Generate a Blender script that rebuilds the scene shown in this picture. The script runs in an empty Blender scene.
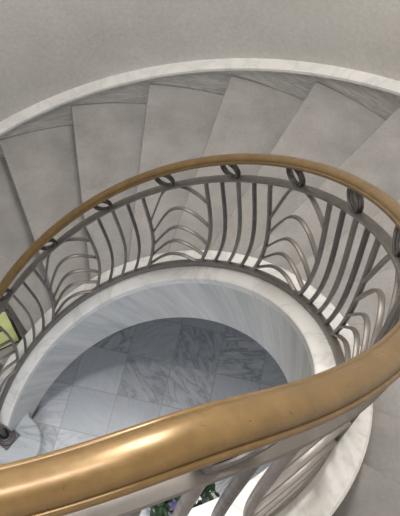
import bpy, bmesh, math, random
from mathutils import Vector, Matrix
random.seed(7)
S = 1.25                                   # metres per survey unit
# ---- survey of the stair (units of 1.25 m, angle a runs clockwise from the left, rising) ----
DT, PH0, H = 0.22599, 1.54917, 0.16
RIN, RB, ROUT, RW, RS = 0.6248, 0.68733, 0.76336, 1.747, 1.79023
ZC, ZBAR, ZCH, ZHR, ZSK, ZSL = 0.03, 0.050, 0.63896, 0.7452, 0.05906, -0.37175
DB, BAR0 = 0.08284, 1.69116
C = H / DT
A_LAND = PH0 + 11 * DT                     # last nosing: the landing
Z_LAND = C * A_LAND
A_END = 5.95                               # far end of the landing balustrade
ZF = C * (PH0 - 7 * DT)                    # ground floor
PE, PW = 4.19, 0.032                       # where the rail eases to level
Z_CEIL = Z_LAND + 3.8

col = bpy.context.scene.collection
def P(r, a, z):
    return Vector((-math.cos(a) * r * S, math.sin(a) * r * S, (z - ZF) * S))
def W(x, y, z):
    return Vector((x * S, y * S, (z - ZF) * S))
def zp(a):                                 # pitch line with the easing to level
    t = (a - PE) / PW
    sp = t if t > 30 else math.log1p(math.exp(t))
    return C * (a - sp * PW)

# ------------------------------------------------------------------ helpers
def link(name, bm, mat, parent=None, smooth=True, angle=40, origin=None):
    bmesh.ops.remove_doubles(bm, verts=bm.verts, dist=1e-6)
    bmesh.ops.recalc_face_normals(bm, faces=bm.faces)
    if origin is not None:
        bmesh.ops.translate(bm, verts=bm.verts, vec=-Vector(origin))
    me = bpy.data.meshes.new(name); bm.to_mesh(me); bm.free()
    if smooth:
        for p in me.polygons: p.use_smooth = True
        me.set_sharp_from_angle(angle=math.radians(angle))
    me.materials.append(mat)
    o = bpy.data.objects.new(name, me); col.objects.link(o)
    if origin is not None: o.location = origin
    if parent is not None:
        o.parent = parent
        o.matrix_parent_inverse = Matrix.Translation(-parent.location)
    return o
def empty(name, loc, label, cat):
    o = bpy.data.objects.new(name, None); col.objects.link(o)
    o.empty_display_size = .1
    o.location = loc; o['label'] = label; o['category'] = cat
    return o
def bevel(o, w, seg=2):
    m = o.modifiers.new('edge', 'BEVEL'); m.width = w; m.segments = seg
    m.limit_method = 'ANGLE'; m.angle_limit = math.radians(40)
    return o
def sweep(bm, rings, closed=False, cap=True):
    vs = [[bm.verts.new(p) for p in r] for r in rings]
    n = len(vs[0])
    m = len(vs)
    for i in range(m if closed else m - 1):
        a, b = vs[i], vs[(i + 1) % m]
        for j in range(n):
            bm.faces.new((a[j], a[(j + 1) % n], b[(j + 1) % n], b[j]))
    if cap and not closed:
        bm.faces.new(vs[0]); bm.faces.new(vs[-1])
def frange(a, b, step):
    n = max(1, int(math.ceil((b - a) / step)))
    return [a + (b - a) * i / n for i in range(n + 1)]
def annular(profile, a0, a1, step=0.04, bm=None):
    """profile(a) -> list of (r, z)"""
    bm = bm or bmesh.new()
    sweep(bm, [[P(r, a, z) for r, z in profile(a)] for a in frange(a0, a1, step)])
    return bm
def along(path, prof, up=None):
    """sweep a small profile (radial, other) along 3-D points; the width axis is the radial one"""
    rings = []
    for i, p in enumerate(path):
        t = (path[min(i + 1, len(path) - 1)] - path[max(i - 1, 0)]).normalized()
        er = Vector((p.x, p.y, 0)).normalized()
        n = er.cross(t).normalized()
        if n.z < -0.0001 and up: n = -n
        e2 = t.cross(n) if False else er
        e2 = (er - t * er.dot(t)).normalized()
        rings.append([p + e2 * (x * S) + n * (y * S) for x, y in prof])
    bm = bmesh.new(); sweep(bm, rings)
    return bm
def rect(w, h, c=0.25):
    cx, cy = w * c * 2, h * c * 2
    k = min(cx, cy)
    return [(-w + k, -h), (w - k, -h), (w, -h + k), (w, h - k), (w - k, h), (-w + k, h), (-w, h - k), (-w, -h + k)]
def ell(w, h, n=8):
    return [(w * math.cos(2 * math.pi * i / n), h * math.sin(2 * math.pi * i / n)) for i in range(n)]
def catmull(pts, n=6):
    out = []
    for i in range(len(pts) - 1):
        p0, p1, p2, p3 = pts[max(i - 1, 0)], pts[i], pts[i + 1], pts[min(i + 2, len(pts) - 1)]
        for k in range(n):
            t = k / n
            out.append(tuple(.5 * (2 * b + (c - a) * t + (2 * a - 5 * b + 4 * c - d) * t * t + (3 * b - a - 3 * c + d) * t ** 3)
                             for a, b, c, d in zip(p0, p1, p2, p3)))
    out.append(tuple(pts[-1])); return out
def lathe(bm, prof, n=20, loc=Vector((0, 0, 0))):
    rings = [[loc + Vector((r * math.cos(2 * math.pi * k / n), r * math.sin(2 * math.pi * k / n), z)) for k in range(n)] for r, z in prof]
    sweep(bm, rings)
def torus(bm, c, ax1, ax2, R, r, n=28, m=8):
    ax3 = ax1.cross(ax2)
    rings = []
    for i in range(n):
        a = 2 * math.pi * i / n
        d = ax1 * math.cos(a) + ax2 * math.sin(a)
        rings.append([c + d * (R + r * math.cos(2 * math.pi * k / m)) + ax3 * (r * math.sin(2 * math.pi * k / m)) for k in range(m)])
    sweep(bm, rings, closed=True)

# ------------------------------------------------------------------ materials
def newmat(name, rough=.5, metal=0, spec=.5):
    m = bpy.data.materials.new(name); m.use_nodes = True
    nt = m.node_tree; b = nt.nodes['Principled BSDF']
    b.inputs['Roughness'].default_value = rough; b.inputs['Metallic'].default_value = metal
    b.inputs['Specular IOR Level'].default_value = spec
    return m, nt, b
def N(nt, typ, **kw):
    n = nt.nodes.new(typ)
    for k, v in kw.items():
        if k in n.inputs: n.inputs[k].default_value = v
        else: setattr(n, k, v)
    return n
def ramp(nt, fac, stops, interp='LINEAR'):
    r = nt.nodes.new('ShaderNodeValToRGB'); r.color_ramp.interpolation = interp
    el = r.color_ramp.elements
    while len(el) < len(stops): el.new(.5)
    for e, (p, c) in zip(el, stops):
        e.position = p; e.color = (*c, 1) if len(c) == 3 else c
    nt.links.new(fac, r.inputs[0]); return r.outputs[0]
def mix(nt, a, b, fac, mode='MIX'):
    n = nt.nodes.new('ShaderNodeMix'); n.data_type = 'RGBA'; n.blend_type = mode
    for sock, v in ((n.inputs[0], fac), (n.inputs[6], a), (n.inputs[7], b)):
        if hasattr(v, 'is_output'): nt.links.new(v, sock)
        else: sock.default_value = v if not isinstance(v, tuple) else (*v, 1)[:4]
    return n.outputs[2]
def coords(nt, scale=(1, 1, 1), rot=(0, 0, 0)):
    tc = N(nt, 'ShaderNodeTexCoord'); mp = N(nt, 'ShaderNodeMapping')
    mp.inputs['Scale'].default_value = scale; mp.inputs['Rotation'].default_value = rot
    nt.links.new(tc.outputs['Object'], mp.inputs[0]); return mp.outputs[0]
def noise(nt, vec, scale, detail=4, rough=.55, dist=0):
    n = N(nt, 'ShaderNodeTexNoise', Scale=scale, Detail=detail, Roughness=rough, Distortion=dist)
    nt.links.new(vec, n.inputs['Vector']); return n.outputs['Fac']
def bump(nt, b, h, strength=.1, dist=.01):
    bp = N(nt, 'ShaderNodeBump', Strength=strength, Distance=dist)
    nt.links.new(h, bp.inputs['Height']); nt.links.new(bp.outputs[0], b.inputs['Normal'])

def mottled(name, c0, c1, scale, rough=.6, fine=60, bumpk=.05, spec=.3):
    m, nt, b = newmat(name, rough, 0, spec); v = coords(nt)
    n1 = noise(nt, v, scale, 5, .6); n2 = noise(nt, v, fine, 3, .6)
    c = ramp(nt, n1, [(.3, c0), (.7, c1)])
    f = ramp(nt, n2, [(.3, (.90, .90, .90)), (.7, (1.05, 1.05, 1.05))])
    nt.links.new(mix(nt, c, f, 1.0, 'MULTIPLY'), b.inputs['Base Color'])
    bump(nt, b, n2, bumpk, .004)
    return m
def marble(name, base, vein, scale=2.2, stretch=(1, 1, 1), rot=(0, 0, 0), rough=.3, amount=.9, soft=.0):
    m, nt, b = newmat(name, rough, 0, .4); v = coords(nt, stretch, rot)
    n1 = noise(nt, v, scale, 7, .62, 1.2)
    cloud = noise(nt, v, scale * .7, 3, .5, .4)
    mid = tuple((x * .55 + y * .45) for x, y in zip(base, vein))
    c1 = ramp(nt, n1, [(.40, base), (.475 - soft, mid), (.5, vein), (.525 + soft, mid), (.6, base)])
    c2 = ramp(nt, cloud, [(.35, tuple(x * .86 for x in base)), (.65, base)])
    nt.links.new(mix(nt, c2, c1, amount, 'DARKEN'), b.inputs['Base Color'])
    return m

def face_mat():
    """shade-greyed curb marble on the drum of the well: streaks running down across the slope"""
    m, nt, b = newmat('shaded_streaked_marble', .33, 0, .4); L = nt.links
    tc = N(nt, 'ShaderNodeTexCoord'); sp = N(nt, 'ShaderNodeSeparateXYZ'); L.new(tc.outputs['Object'], sp.inputs[0])
    def mth(op, a, b_=None):
        n = N(nt, 'ShaderNodeMath', operation=op)
        for k, v in enumerate((a, b_)):
            if v is None: continue
            if hasattr(v, 'is_output'): L.new(v, n.inputs[k])
            else: n.inputs[k].default_value = v
        return n.outputs[0]
    ang = mth('ARCTAN2', sp.outputs[1], mth('MULTIPLY', sp.outputs[0], -1.0))
    u = mth('MULTIPLY', ang, RIN * S)
    across = mth('ADD', mth('MULTIPLY', u, .80), mth('MULTIPLY', sp.outputs[2], .60))
    down = mth('SUBTRACT', mth('MULTIPLY', u, .60), mth('MULTIPLY', sp.outputs[2], .80))
    cb = N(nt, 'ShaderNodeCombineXYZ'); L.new(across, cb.inputs[0]); L.new(mth('MULTIPLY', down, .14), cb.inputs[1])
    n1 = noise(nt, cb.outputs[0], 7, 6, .62, .5); n2 = noise(nt, cb.outputs[0], 26, 4, .6, .3)
    c = ramp(nt, n1, [(.30, (.40, .405, .405)), (.5, (.53, .535, .53)), (.68, (.62, .62, .61))])  # same marble as the curb, greyed to carry the shade of the well
    f = ramp(nt, n2, [(.3, (.86, .86, .86)), (.62, (1.04, 1.04, 1.04))])
    L.new(mix(nt, c, f, 1.0, 'MULTIPLY'), b.inputs['Base Color'])
    return m
M = {}
M['wall'] = mottled('grey_plaster', (.55, .535, .505), (.62, .605, .57), 2.2, .75, 45, .08, .2)
M['tread'] = mottled('grey_stone_tread', (.205, .197, .188), (.285, .274, .262), 5, .55, 70, .04, .3)
M['landing'] = M['tread']
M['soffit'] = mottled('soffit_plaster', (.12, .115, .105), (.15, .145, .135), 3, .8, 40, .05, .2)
M['ceiling'] = mottled('ceiling_paint', (.7, .69, .66), (.74, .73, .70), 2, .8, 40, .03, .2)
M['curb'] = marble('white_marble', (.78, .77, .75), (.50, .49, .475), 2.6, (1, 1, .7), (.3, .5, 0), .28, .65)
M['curbface'] = face_mat()
M['skirt_cap'] = marble('white_marble_cap', (.62, .61, .59), (.44, .44, .43), 2.6, (1, 1, .8), (.1, .2, .4), .35, .6)
M['skirt'] = marble('veined_skirting_marble', (.62, .605, .58), (.36, .355, .345), 8, (.5, .5, 4), (.12, .1, 0), .4, .9, .02)
M['step'] = marble('pale_step_marble', (.44, .465, .49), (.26, .28, .31), 2.0, (1, 3.2, 1), (0, 0, .45), .25, .9)

def iron(name, c0, c1, rough, metal):
    m, nt, b = newmat(name, rough, metal, .5); v = coords(nt)
    n = noise(nt, v, 14, 4, .6)
    nt.links.new(ramp(nt, n, [(.3, c0), (.7, c1)]), b.inputs['Base Color'])
    nt.links.new(ramp(nt, noise(nt, v, 50, 3, .6), [(.3, (rough - .08,) * 3), (.7, (rough + .1,) * 3)]), b.inputs['Roughness'])
    return m
M['iron'] = iron('grey_bronze_metal', (.165, .15, .14), (.22, .203, .188), .45, .55)
M['iron_dark'] = iron('dark_bronze_metal', (.085, .078, .076), (.13, .12, .115), .42, .55)
M['iron_rail'] = iron('worn_grey_metal', (.17, .156, .143), (.23, .212, .195), .46, .55)

def rail_mat():
    m, nt, b = newmat('bronze_gold_rail', .34, .4, .5); v = coords(nt)
    n = noise(nt, v, 18, 6, .65, .3)
    c = ramp(nt, n, [(.25, (.128, .076, .026)), (.5, (.162, .098, .035)), (.75, (.205, .128, .048))])
    f = noise(nt, v, 120, 3, .6)
    c = mix(nt, c, ramp(nt, f, [(.3, (.92, .92, .92)), (.6, (1.03, 1.03, 1.03))]), 1.0, 'MULTIPLY')
    nt.links.new(c, b.inputs['Base Color'])
    nt.links.new(ramp(nt, noise(nt, v, 60, 4, .6), [(.3, (.27,) * 3), (.7, (.36,) * 3)]), b.inputs['Roughness'])
    b.inputs['Coat Weight'].default_value = .15; b.inputs['Coat Roughness'].default_value = .2
    return m
M['rail'] = rail_mat()

def floor_mat():
    m, nt, b = newmat('veined_marble_tiles', .22, 0, .5)
    L = nt.links
    tc = N(nt, 'ShaderNodeTexCoord'); mp = N(nt, 'ShaderNodeMapping')
    mp.vector_type = 'TEXTURE'
    mp.inputs['Location'].default_value = (-.127 * 1, .646, 0)      # a tile corner
    mp.inputs['Rotation'].default_value = (0, 0, math.radians(-7.5))
    mp.inputs['Scale'].default_value = (.31, .30, .31)
    L.new(tc.outputs['Object'], mp.inputs[0]); v = mp.outputs[0]
    fl = N(nt, 'ShaderNodeVectorMath', operation='FLOOR'); L.new(v, fl.inputs[0])
    fr = N(nt, 'ShaderNodeVectorMath', operation='FRACTION'); L.new(v, fr.inputs[0])
    flat = N(nt, 'ShaderNodeVectorMath', operation='MULTIPLY'); L.new(fl.outputs[0], flat.inputs[0]); flat.inputs[1].default_value = (1, 1, 0)
    wn = N(nt, 'ShaderNodeTexWhiteNoise'); wn.noise_dimensions = '3D'; L.new(flat.outputs[0], wn.inputs['Vector'])
    # a random turn and offset of the veining per tile
    ang = N(nt, 'ShaderNodeMath', operation='MULTIPLY'); L.new(wn.outputs['Value'], ang.inputs[0]); ang.inputs[1].default_value = 6.28
    rot = N(nt, 'ShaderNodeVectorRotate'); rot.rotation_type = 'Z_AXIS'; L.new(fr.outputs[0], rot.inputs['Vector']); L.new(ang.outputs[0], rot.inputs['Angle'])
    off = N(nt, 'ShaderNodeVectorMath', operation='MULTIPLY_ADD'); L.new(wn.outputs['Color'], off.inputs[0]); off.inputs[1].default_value = (40, 40, 40); L.new(rot.outputs[0], off.inputs[2])
    st = N(nt, 'ShaderNodeVectorMath', operation='MULTIPLY'); L.new(off.outputs[0], st.inputs[0]); st.inputs[1].default_value = (.75, 2.6, 1)
    n1 = noise(nt, st.outputs[0], 1.5, 7, .62, .8)
    base, mid, vein = (.60, .62, .65), (.50, .52, .55), (.30, .32, .35)
    veins = ramp(nt, n1, [(.36, base), (.46, mid), (.5, vein), (.54, mid), (.64, base)])
    sel = ramp(nt, wn.outputs['Value'], [(.25, (.15,) * 3), (.75, (1,) * 3)])
    c = mix(nt, (.60, .625, .66), veins, sel)
    tint = ramp(nt, wn.outputs['Color'], [(.2, (.88, .89, .9)), (.8, (1.04, 1.04, 1.04))])
    c = mix(nt, c, tint, 1.0, 'MULTIPLY')
    # joints
    sx = N(nt, 'ShaderNodeSeparateXYZ'); L.new(fr.outputs[0], sx.inputs[0])
    def edge(o):
        a = N(nt, 'ShaderNodeMath', operation='SUBTRACT'); L.new(o, a.inputs[0]); a.inputs[1].default_value = .5
        ab = N(nt, 'ShaderNodeMath', operation='ABSOLUTE'); L.new(a.outputs[0], ab.inputs[0])
        g = N(nt, 'ShaderNodeMath', operation='GREATER_THAN'); L.new(ab.outputs[0], g.inputs[0]); g.inputs[1].default_value = .489
        return g.outputs[0]
    mx = N(nt, 'ShaderNodeMath', operation='MAXIMUM'); L.new(edge(sx.outputs[0]), mx.inputs[0]); L.new(edge(sx.outputs[1]), mx.inputs[1])
    c = mix(nt, c, (.42, .43, .45), mx.outputs[0])
    L.new(c, b.inputs['Base Color'])
    return m
M['floor'] = floor_mat()
def plain(name, c, rough=.5, metal=0, var=.08, scale=20):
    m, nt, b = newmat(name, rough, metal, .4); v = coords(nt)
    n = noise(nt, v, scale, 3)
    nt.links.new(ramp(nt, n, [(.3, tuple(x * (1 - var) for x in c)), (.7, tuple(min(1, x * (1 + var)) for x in c))]), b.inputs['Base Color'])
    return m
M['yellow'] = plain('pale_yellow_green', (.93, .97, .40), .5, 0, .05, 6)
M['black'] = plain('black_plastic', (.025, .025, .028), .45)
M['leaf'] = plain('dark_green_leaf', (.035, .075, .03), .5, 0, .5, 12)
M['purple'] = plain('purple_petal', (.13, .105, .22), .6, 0, .25, 30)
M['white'] = plain('white_petal', (.82, .82, .85), .6, 0, .05, 30)
M['pot'] = plain('terracotta_pot', (.36, .19, .12), .7, 0, .12, 12)
M['soil'] = plain('potting_soil', (.04, .03, .02), .9, 0, .4, 60)
M['glass'], _nt, _b = newmat('skylight_glass', .2)
_b.inputs['Base Color'].default_value = (.8, .85, .9, 1)
_b.inputs['Transmission Weight'].default_value = .7

def structure(o): o['kind'] = 'structure'; return o

# ------------------------------------------------------------------ the setting
bm = bmesh.new()                                               # ground floor
bmesh.ops.create_grid(bm, x_segments=8, y_segments=8, size=5.5)
structure(link('floor', bm, M['floor'], smooth=False))
# curved outer wall
Z0 = ZF
bm = annular(lambda a: [(RS, Z0), (RS + .12, Z0), (RS + .12, Z_CEIL), (RS, Z_CEIL)], -0.36, 4.62, .05)
structure(link('wall_outer', bm, M['wall'], angle=30))
# ceiling with a round skylight
bm = bmesh.new()
sweep(bm, [[P(r, a, z) for r, z in ((.95, Z_CEIL), (2.3, Z_CEIL), (2.3, Z_CEIL + .08), (.95, Z_CEIL + .08))] for a in [2 * math.pi * i / 64 for i in range(64)]], closed=True)
structure(link('ceiling', bm, M['ceiling'], angle=30))
bm = bmesh.new()
lathe(bm, [(.001, (Z_CEIL + .36 - ZF) * S), (.5 * S, (Z_CEIL + .30 - ZF) * S), (.95 * S, (Z_CEIL + .085 - ZF) * S), (1.0 * S, (Z_CEIL + .08 - ZF) * S), (1.0 * S, (Z_CEIL + .095 - ZF) * S), (.5 * S, (Z_CEIL + .31 - ZF) * S), (.001, (Z_CEIL + .37 - ZF) * S)], 48)
structure(link('window_1', bm, M['glass']))
# sloping marble skirting on the wall: cap and veined face
A_SK0 = .02
def zs(a): return C * min(a, A_LAND) + ZSK
bm = annular(lambda a: [(RW, max(Z0, zs(a) - .30)), (RS + .004, max(Z0, zs(a) - .30)), (RS + .004, zs(a) - .013), (RW, zs(a) - .013)], A_SK0, 4.6)
structure(link('baseboard_outer', bm, M['skirt'], angle=30))
bm = annular(lambda a: [(RW - .016, zs(a) - .014), (RS + .004, zs(a) - .014), (RS + .004, zs(a) + .004), (RW + .004, zs(a) + .004), (RW - .013, zs(a) - .001)], A_SK0, 4.6)
structure(link('trim_1', bm, M['skirt_cap'], angle=30))
# upper landing floor
bm = annular(lambda a: [(ROUT - .01, Z_LAND - .13), (2.3 if a > 4.66 else RS - .002, Z_LAND - .13), (2.3 if a > 4.66 else RS - .002, Z_LAND), (ROUT - .01, Z_LAND)], A_LAND, A_END, .05)
structure(link('floor_upper', bm, M['landing'], smooth=False))

# ------------------------------------------------------------------ staircase
st = empty('spiral_staircase', P(1.2, PH0 - 7 * DT, ZF), 'curving grey stone staircase with white marble inner curb, climbing around the open well', 'staircase')
RT0, RT1 = ROUT - .012, RW - .002
for k in range(-6, 12):
    a0, a1 = PH0 + k * DT, PH0 + (k + 1) * DT
    z = C * a0
    if k < 11:
        rs = frange(RT0, RT1, .2)
        def outline(zz, back=.02):
            pts = []
            n = 6
            for i in range(n + 1):
                a = a0 + (a1 - a0) * i / n
                if i == n: pts.append([P(RT0, a + back / RT0, zz), P(RT1, a + back / RT1, zz)])
                else: pts.append([P(RT0, a, zz), P(RT1, a, zz)])
            return pts
        if k > -6:
            top, bot = outline(z), outline(z - .026)
            rings = [[t[0], t[1], b[1], b[0]] for t, b in zip(top, bot)]
            bm = bmesh.new(); sweep(bm, rings)
            t = bevel(link('tread', bm, M['tread'], st, angle=30), .007, 2)
        else:                                                  # the curtail step: rounded end reaching into the well
            cc, rc = (-.585, .178), .154
            pts = []
            for i in range(9):                                 # front edge, wall to well
                pts.append((-math.cos(a0 - .0) * (RT1 + (RT0 - RT1) * i / 8), math.sin(a0) * (RT1 + (RT0 - RT1) * i / 8)))
            pts = pts[:-1]
            for i in range(25):
                g = math.radians(-120 + (62 + 120) * i / 24)
                pts.append((cc[0] + rc * math.cos(g), cc[1] + rc * math.sin(g)))
            pts += [(-.529, .352), (-.60, .42)]
            for i in range(9):
                r = RT0 + (RT1 - RT0) * i / 8
                a = a1 + .02 / r
                pts.append((-math.cos(a) * r, math.sin(a) * r))
            for i in range(1, 6):
                a = a1 + (a0 - a1) * i / 6
                pts.append((-math.cos(a) * RT1, math.sin(a) * RT1))
            bm = bmesh.new()
            lo = [bm.verts.new(W(x, y, z - .045)) for x, y in pts]; hi = [bm.verts.new(W(x, y, z)) for x, y in pts]
            bm.faces.new(hi); bm.faces.new(lo[::-1])
            for i in range(len(pts)): bm.faces.new((lo[i], lo[(i + 1) % len(pts)], hi[(i + 1) % len(pts)], hi[i]))
            t = bevel(link('tread', bm, M['step'], st, angle=30), .016, 4)
            t['label'] = 'pale veined marble bottom step with rounded end'
            bm = bmesh.new()
            ins = []
            for x, y in pts:
                dx, dy = x - cc[0], y - cc[1]; d = math.hypot(dx, dy)
                f = max(0, 1 - .02 / max(d, .02)); ins.append((cc[0] + dx * f, cc[1] + dy * f))
            lo = [bm.verts.new(W(x, y, ZF)) for x, y in ins]; hi = [bm.verts.new(W(x, y, z - .045)) for x, y in ins]
            bm.faces.new(hi); bm.faces.new(lo[::-1])
            for i in range(len(ins)): bm.faces.new((lo[i], lo[(i + 1) % len(ins)], hi[(i + 1) % len(ins)], hi[i]))
            link('riser', bm, M['step'], t, angle=30)
            continue
    # riser under the front edge
    def rz(i):
        return [(a0 + .014 / RT0, RT0), (a0 + .014 / RT1, RT1)]
    bm = bmesh.new()
    zb, zt = z - H + .0005, z - (.026 if k < 11 else .13)
    if k == 11: zt = z - .0005
    f = [P(RT0, a0 + .014 / RT0, zb), P(RT1, a0 + .014 / RT1, zb), P(RT1, a0 + .014 / RT1, zt), P(RT0, a0 + .014 / RT0, zt)]
    g = [P(RT0, a0 + .030 / RT0, zb), P(RT1, a0 + .030 / RT1, zb), P(RT1, a0 + .030 / RT1, zt), P(RT0, a0 + .030 / RT0, zt)]
    if k == 11: f = [P(RT0, a0 - .002, zb), P(RT1, a0 - .001, zb), P(RT1, a0 - .001, zt), P(RT0, a0 - .002, zt)]; g = [P(RT0, a0, zb), P(RT1, a0, zb), P(RT1, a0, zt), P(RT0, a0, zt)]
    sweep(bm, [f, g])
    link('riser', bm, M['tread'], st if k == 11 else t, smooth=False)
# white curb (cap) and the veined stringer face round the well
A_C0 = .36
def zc(a): return zp(a) + ZC
bm = annular(lambda a: [(RIN - .001, zc(a) - .05), (RIN - .001, zc(a) - .010), (RIN + .003, zc(a) - .003), (RIN + .010, zc(a)), (ROUT - .006, zc(a)), (ROUT, zc(a) - .006), (ROUT, zc(a) - .20), (RIN + .03, zc(a) - .20), (RIN + .03, zc(a) - .05)], A_C0, A_END)
o = link('curb', bm, M['curb'], st, angle=35); o['label'] = 'white marble curb edging the well'
bm = annular(lambda a: [(RIN, max(ZF + .001, zp(a) + ZSL)), (RIN + .045, max(ZF + .001, zp(a) + ZSL)), (RIN + .045, max(zc(a) - .05, ZF + .02)), (RIN, max(zc(a) - .05, ZF + .02))], A_C0 + .002, A_END)
o = link('stringer', bm, M['curbface'], st, angle=30); o['label'] = 'veined marble face below the curb, shade greyed into its colour'
def zso(a): return max(ZF + .004, zp(a) + ZSL)
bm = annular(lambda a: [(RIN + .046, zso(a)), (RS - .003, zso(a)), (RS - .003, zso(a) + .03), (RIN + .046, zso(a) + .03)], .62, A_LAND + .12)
link('soffit', bm, M['soffit'], st, angle=30)

# ------------------------------------------------------------------ balustrade
bal = empty('stair_balustrade', P(RB, .31, C * PH0 - 6 * H), 'grey metal balustrade with bronze-gold handrail, bowed bars and leaf panels beside the well', 'balustrade')
A_B0 = .30
prof = [(0, .0145), (.007, .0138), (.013, .0115), (.0172, .0078), (.0184, .0038), (.0188, .0018), (.0204, .0022), (.0226, .0016), (.0240, -.0006), (.0243, -.0040), (.0230, -.0080), (.0185, -.0108), (.010, -.0122)]
prof = [(x * .84, y * .84) for x, y in prof] + [(0, -.0104)] + [(-x * .84, y * .84) for x, y in prof[:0:-1]]
o = link('handrail', along([P(RB, a, zp(a) + ZHR) for a in frange(A_B0, A_END, .025)], prof, True), M['rail'], bal, angle=50)
o['label'] = 'bronze-gold moulded handrail'
chp = [(-.0135, -.004), (.0135, -.004), (.0150, -.001), (.0135, .0028), (.006, .0048), (-.006, .0048), (-.0135, .0028), (-.0150, -.001)]
link('upper_rail', along([P(RB, a, zp(a) + ZCH) for a in frange(A_B0, A_END, .025)], chp, True), M['iron_rail'], bal, angle=50)
link('lower_rail', along([P(RB, a, zp(a) + ZBAR) for a in frange(A_B0, A_END, .025)], rect(.0100, .0142), True), M['iron_rail'], bal, angle=50)
def bow(t): return .032 * math.sin(math.pi * t ** 1.15) 
def bar_point(i, v, lift=0):               # i in bay units, v 0 (lower rail) .. 1 (upper rail)
    a = BAR0 + i * DB
    z = zp(a) + ZBAR + (ZCH - ZBAR) * v
    return P(RB, a + bow(1 - v) / RB, z)
i0, i1 = -16, int((A_END - BAR0) / DB)
for i in range(i0, i1 + 1):
    if i % 8 in (1, 2, 3): continue
    edge = i % 8 in (0, 4)
    a = BAR0 + i * DB
    path = [bar_point(i, v) for v in [k / 14 for k in range(15)]]
    bm = along(path, rect(.0070, .0052 if not edge else .0058))
    link('baluster', bm, M['iron'] if edge else M['iron_dark'] if i % 2 else M['iron'], bal, angle=50)
# leaf panels: five arched bars between bay 0 and bay 4
LEAF = [
    [(0, .68), (.7, .84), (1.35, .965), (2.0, .992), (2.7, .955), (3.4, .87), (4, .775)],
    [(0, .54), (.7, .67), (1.4, .755), (2.1, .765), (2.8, .705), (3.4, .615), (4, .52)],
    [(0, .385), (.7, .495), (1.3, .555), (1.9, .555), (2.7, .48), (3.4, .385), (4, .295)],
    [(0, .225), (.6, .325), (1.1, .380), (1.7, .382), (2.5, .31), (3.3, .215), (4, .13)],
    [(0, .07), (.5, .14), (1.0, .187), (1.6, .19), (2.4, .145), (3.2, .065), (3.75, .015)],
]
for b in range(-16, i1 - 3, 8):
    for c in LEAF:
        pts = [bar_point(b + u, v) for u, v in catmull(c, 5)]
        link('leaf_bar', along(pts, rect(.0068, .0033)), M['iron_rail'], bal, angle=50)
# coiled rings between the handrail and the upper rail
for i in range(-14, i1, 4):
    a = BAR0 + (i - .12) * DB
    if a > A_END - .1: break
    er = P(1, a, ZF).normalized()
    d = (P(RB, a + .01, zp(a + .01)) - P(RB, a - .01, zp(a - .01))).normalized()
    nn = er.cross(d); nn = nn if nn.z > 0 else -nn
    lo_ = P(RB, a, zp(a) + ZCH) + nn * (.0045 * S)
    gap = (ZHR - ZCH) * S * nn.z - (.0045 + .0100) * S
    c = lo_ + nn * (gap * .5)
    rmin = .0034 * S
    bm = bmesh.new()
    for q in (-1, 0, 1):
        torus(bm, c + er * (q * .0062 * S), d, nn, gap * .5 + rmin * .1, rmin)
    link('ring', bm, M['iron_dark'], bal)
# newel at the foot, on the rounded step
nx, ny = -.612, .200
zn = C * PH0 - 6 * H
base = W(nx, ny, zn)
bm = bmesh.new(); lathe(bm, [(.001, 0), (.013 * S, 0), (.013 * S, (ZCH + .30 - .12 - .14 + .05) * S), (.026 * S, .80 * S), (.034 * S, .815 * S), (.034 * S, .83 * S), (.001, .84 * S)], 20, base)
nw = link('newel_post', bm, M['iron_dark'], bal)
bm = bmesh.new()
bmesh.ops.create_cube(bm, size=1, matrix=Matrix.Translation(base + Vector((0, 0, .008))) @ Matrix.Rotation(math.radians(-33), 4, 'Z') @ Matrix.Diagonal((.125 * S * .8, .125 * S * .8, .016, 1)))
bevel(link('base_plate', bm, M['iron_dark'], nw, smooth=False), .004)
bm = bmesh.new()
for q, (R_, r_) in enumerate(((.040, .009), (.034, .007), (.027, .006))):
    torus(bm, base + Vector((0, 0, .016 + .012 * S * (q + .5))), Vector((1, 0, 0)), Vector((0, 1, 0)), R_ * S, r_ * S)
link('collar', bm, M['iron_dark'], nw)
# newel at the far end of the landing
bm = bmesh.new(); e = P(RB, A_END + .02, Z_LAND + .004); lathe(bm, [(.001, 0), (.022 * S, 0), (.022 * S, .86 * S), (.032 * S, .88 * S), (.001, .90 * S)], 16, e)
link('newel_post', bm, M['iron_dark'], bal)

# ------------------------------------------------------------------ yellow board on the lower steps
kz = C * PH0 - 4 * H
b0, b1 = Vector((-.555, .614)), Vector((-.690, .528))
dv = (b1 - b0); L_ = dv.length * S; ang = math.atan2(dv.y, dv.x)
by = empty('notice_board', W(*((b0 + b1) / 2), kz), 'pale yellow-green board with black edging standing on the lower steps behind the bars', 'board')
Hb = .40 * S
def board_box(x0, x1, z0, z1, y0, y1):
    bm = bmesh.new(); o = W(b0.x, b0.y, kz); ux = Vector((math.cos(ang), math.sin(ang), 0)); uy = Vector((-uy_s * math.sin(ang), uy_s * math.cos(ang), 0))
    vs = [bm.verts.new(o + ux * x + uy * y + Vector((0, 0, z))) for x in (x0, x1) for y in (y0, y1) for z in (z0, z1)]
    for f in ((0, 1, 3, 2), (4, 6, 7, 5), (0, 4, 5, 1), (2, 3, 7, 6), (0, 2, 6, 4), (1, 5, 7, 3)): bm.faces.new([vs[i] for i in f])
    return bm
uy_s = 1
link('panel', board_box(.012, L_ - .012, .012, Hb - .012, -.006, .006), M['yellow'], by, smooth=False)
bm = bmesh.new()
fr_ = bmesh.new()
for args in ((0, .018, 0, Hb, -.010, .010), (L_ - .018, L_, 0, Hb, -.010, .010), (.018, L_ - .018, 0, .012, -.010, .010), (.018, L_ - .018, Hb - .014, Hb, -.010, .010)):
    t_ = board_box(*args); me = bpy.data.meshes.new('tmp'); t_.to_mesh(me); t_.free(); fr_.from_mesh(me); bpy.data.meshes.remove(me)
bm.free()
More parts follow.
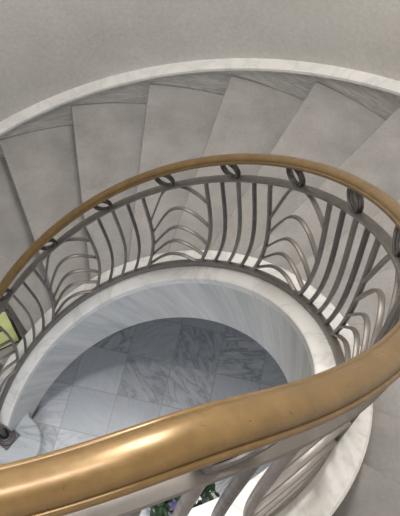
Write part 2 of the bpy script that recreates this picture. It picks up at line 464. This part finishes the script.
o = link('edging', fr_, M['black'], by, smooth=False); o['label'] = 'black edging'

# ------------------------------------------------------------------ potted plant on the ground floor in the well
pc = W(.295, .0, ZF)
pl = empty('potted_plant', pc, 'leafy green potted plant with purple flowers on the marble floor of the well', 'plant')
bm = bmesh.new(); lathe(bm, [(.001, 0), (.085, 0), (.115, .17), (.128, .17), (.128, .205), (.112, .205), (.108, .18), (.001, .18)], 24, pc)
link('pot', bm, M['pot'], pl)
bm = bmesh.new(); lathe(bm, [(.001, .178), (.107, .178), (.107, .19), (.001, .195)], 20, pc); link('soil', bm, M['soil'], pl)
rnd = random.Random(3)
def petal(bm, p, d, n, L, w):
    s = d.cross(n).normalized()
    pts = [p, p + d * L * .3 + s * w * .8 + n * L * .05, p + d * L * .65 + s * w * .75 + n * L * .06, p + d * L - n * L * .06,
           p + d * L * .65 - s * w * .75 + n * L * .06, p + d * L * .3 - s * w * .8 + n * L * .05]
    m = bm.verts.new(p + d * L * .5 - n * L * .02)
    v = [bm.verts.new(q) for q in pts]
    for i in range(6): bm.faces.new((v[i], v[(i + 1) % 6], m))
bm = bmesh.new()
tips = []
for i in range(64):
    t = rnd.random() * 2 * math.pi; rr = .23 * math.sqrt(rnd.random()); hh = .24 + .26 * rnd.random() * (1 - rr * 1.6)
    top = pc + Vector((math.cos(t) * rr, math.sin(t) * rr, hh)); bot = pc + Vector((math.cos(t) * rr * .3, math.sin(t) * rr * .3, .185))
    ax = (top - bot).normalized(); s1 = ax.orthogonal().normalized(); s2 = ax.cross(s1)
    sweep(bm, [[q + (s1 * math.cos(g) + s2 * math.sin(g)) * .003 for g in (0, 2.1, 4.2)] for q in (bot, top)])
    for j in range(6):
        g = j * 1.05 + rnd.random(); d = (s1 * math.cos(g) + s2 * math.sin(g) + ax * .25).normalized()
        petal(bm, top - ax * .02 * (j % 3), d, ax, .06 + .03 * rnd.random(), .018)
    tips.append((top, ax, s1, s2))
link('foliage', bm, M['leaf'], pl, smooth=False)
for i, (top, ax, s1, s2) in enumerate(sorted(tips, key=lambda q: -q[0].z - 1.2 * (q[0] - pc).y * 0 + rnd.random() * .1)[:16]):
    bm = bmesh.new()
    for ring, rr in ((0, .045), (1, .03)):
        for j in range(6):
            g = j * 1.047 + ring * .5; d = (s1 * math.cos(g) + s2 * math.sin(g) + ax * (.35 + ring * .5)).normalized()
            petal(bm, top + ax * .025, d, ax, rr, .015)
    f = link('flower', bm, M['white'] if i % 6 == 0 else M['purple'], pl, smooth=False)
    f['label'] = 'white flower' if i % 6 == 0 else 'purple flower'

# ------------------------------------------------------------------ light
def area(name, loc, target, size, energy, color, shape='DISK', size_y=None):
    l = bpy.data.lights.new(name, 'AREA'); l.shape = shape; l.size = size
    if size_y: l.size_y = size_y
    l.energy = energy; l.color = color
    o = bpy.data.objects.new(name, l); col.objects.link(o); o.location = loc
    o.rotation_euler = (Vector(target) - Vector(loc)).to_track_quat('-Z', 'Y').to_euler()
    return o
o = area('skylight_lamp', W(-.36, -.08, Z_CEIL - .02), W(-.36, -.08, 0), 1.35 * S, 80, (1, .93, .91), 'RECTANGLE', .27 * S)
o.rotation_euler = (0, 0, math.radians(19))
area('added_tread_light', W(.35, 1.1, Z_LAND + 2.7), W(-.95, .85, ZF + .6), 1.6, 180, (1, .97, .93), 'RECTANGLE', 1.0)  # added light without a fixture, to light the treads and shade their risers
area('front_fill', W(-.9, -2.8, Z_LAND + 1.6), W(-.5, 1.6, Z_LAND + .5), 1.6, 78, (1, .96, .94), 'RECTANGLE', 1.6)  # added fill from the front for the near metal and the wall
area('lobby_daylight_fill', W(-.25, -1.0, ZF + 1.7), W(-.25, -.3, ZF), .8, 24, (.88, .93, 1), 'RECTANGLE', .8)  # added under the landing, bluish daylight fading towards the back floor
w = bpy.data.worlds.new('world'); bpy.context.scene.world = w; w.use_nodes = True
w.node_tree.nodes['Background'].inputs[0].default_value = (.84, .85, .87, 1)
w.node_tree.nodes['Background'].inputs[1].default_value = .25

# ------------------------------------------------------------------ camera
cd = bpy.data.cameras.new('camera'); cam = bpy.data.objects.new('camera', cd); col.objects.link(cam)
cd.sensor_fit = 'VERTICAL'; cd.sensor_height = 24; cd.lens = 809.01542 * 24 / 516; cd.clip_start = .02
yaw, pit, roll = -0.0309, -1.1091, 0.06217
fw = Vector((math.sin(yaw) * math.cos(pit), math.cos(yaw) * math.cos(pit), math.sin(pit)))
rt = Vector((math.cos(yaw), -math.sin(yaw), 0)); up = rt.cross(fw)
r2 = rt * math.cos(roll) + up * math.sin(roll); u2 = -rt * math.sin(roll) + up * math.cos(roll)
m = Matrix((r2, u2, -fw)).transposed().to_4x4(); m.translation = W(0.33887, -0.73149, 4.23292)
cam.matrix_world = m
sc = bpy.context.scene; sc.camera = cam
sc.view_settings.view_transform = 'Standard'
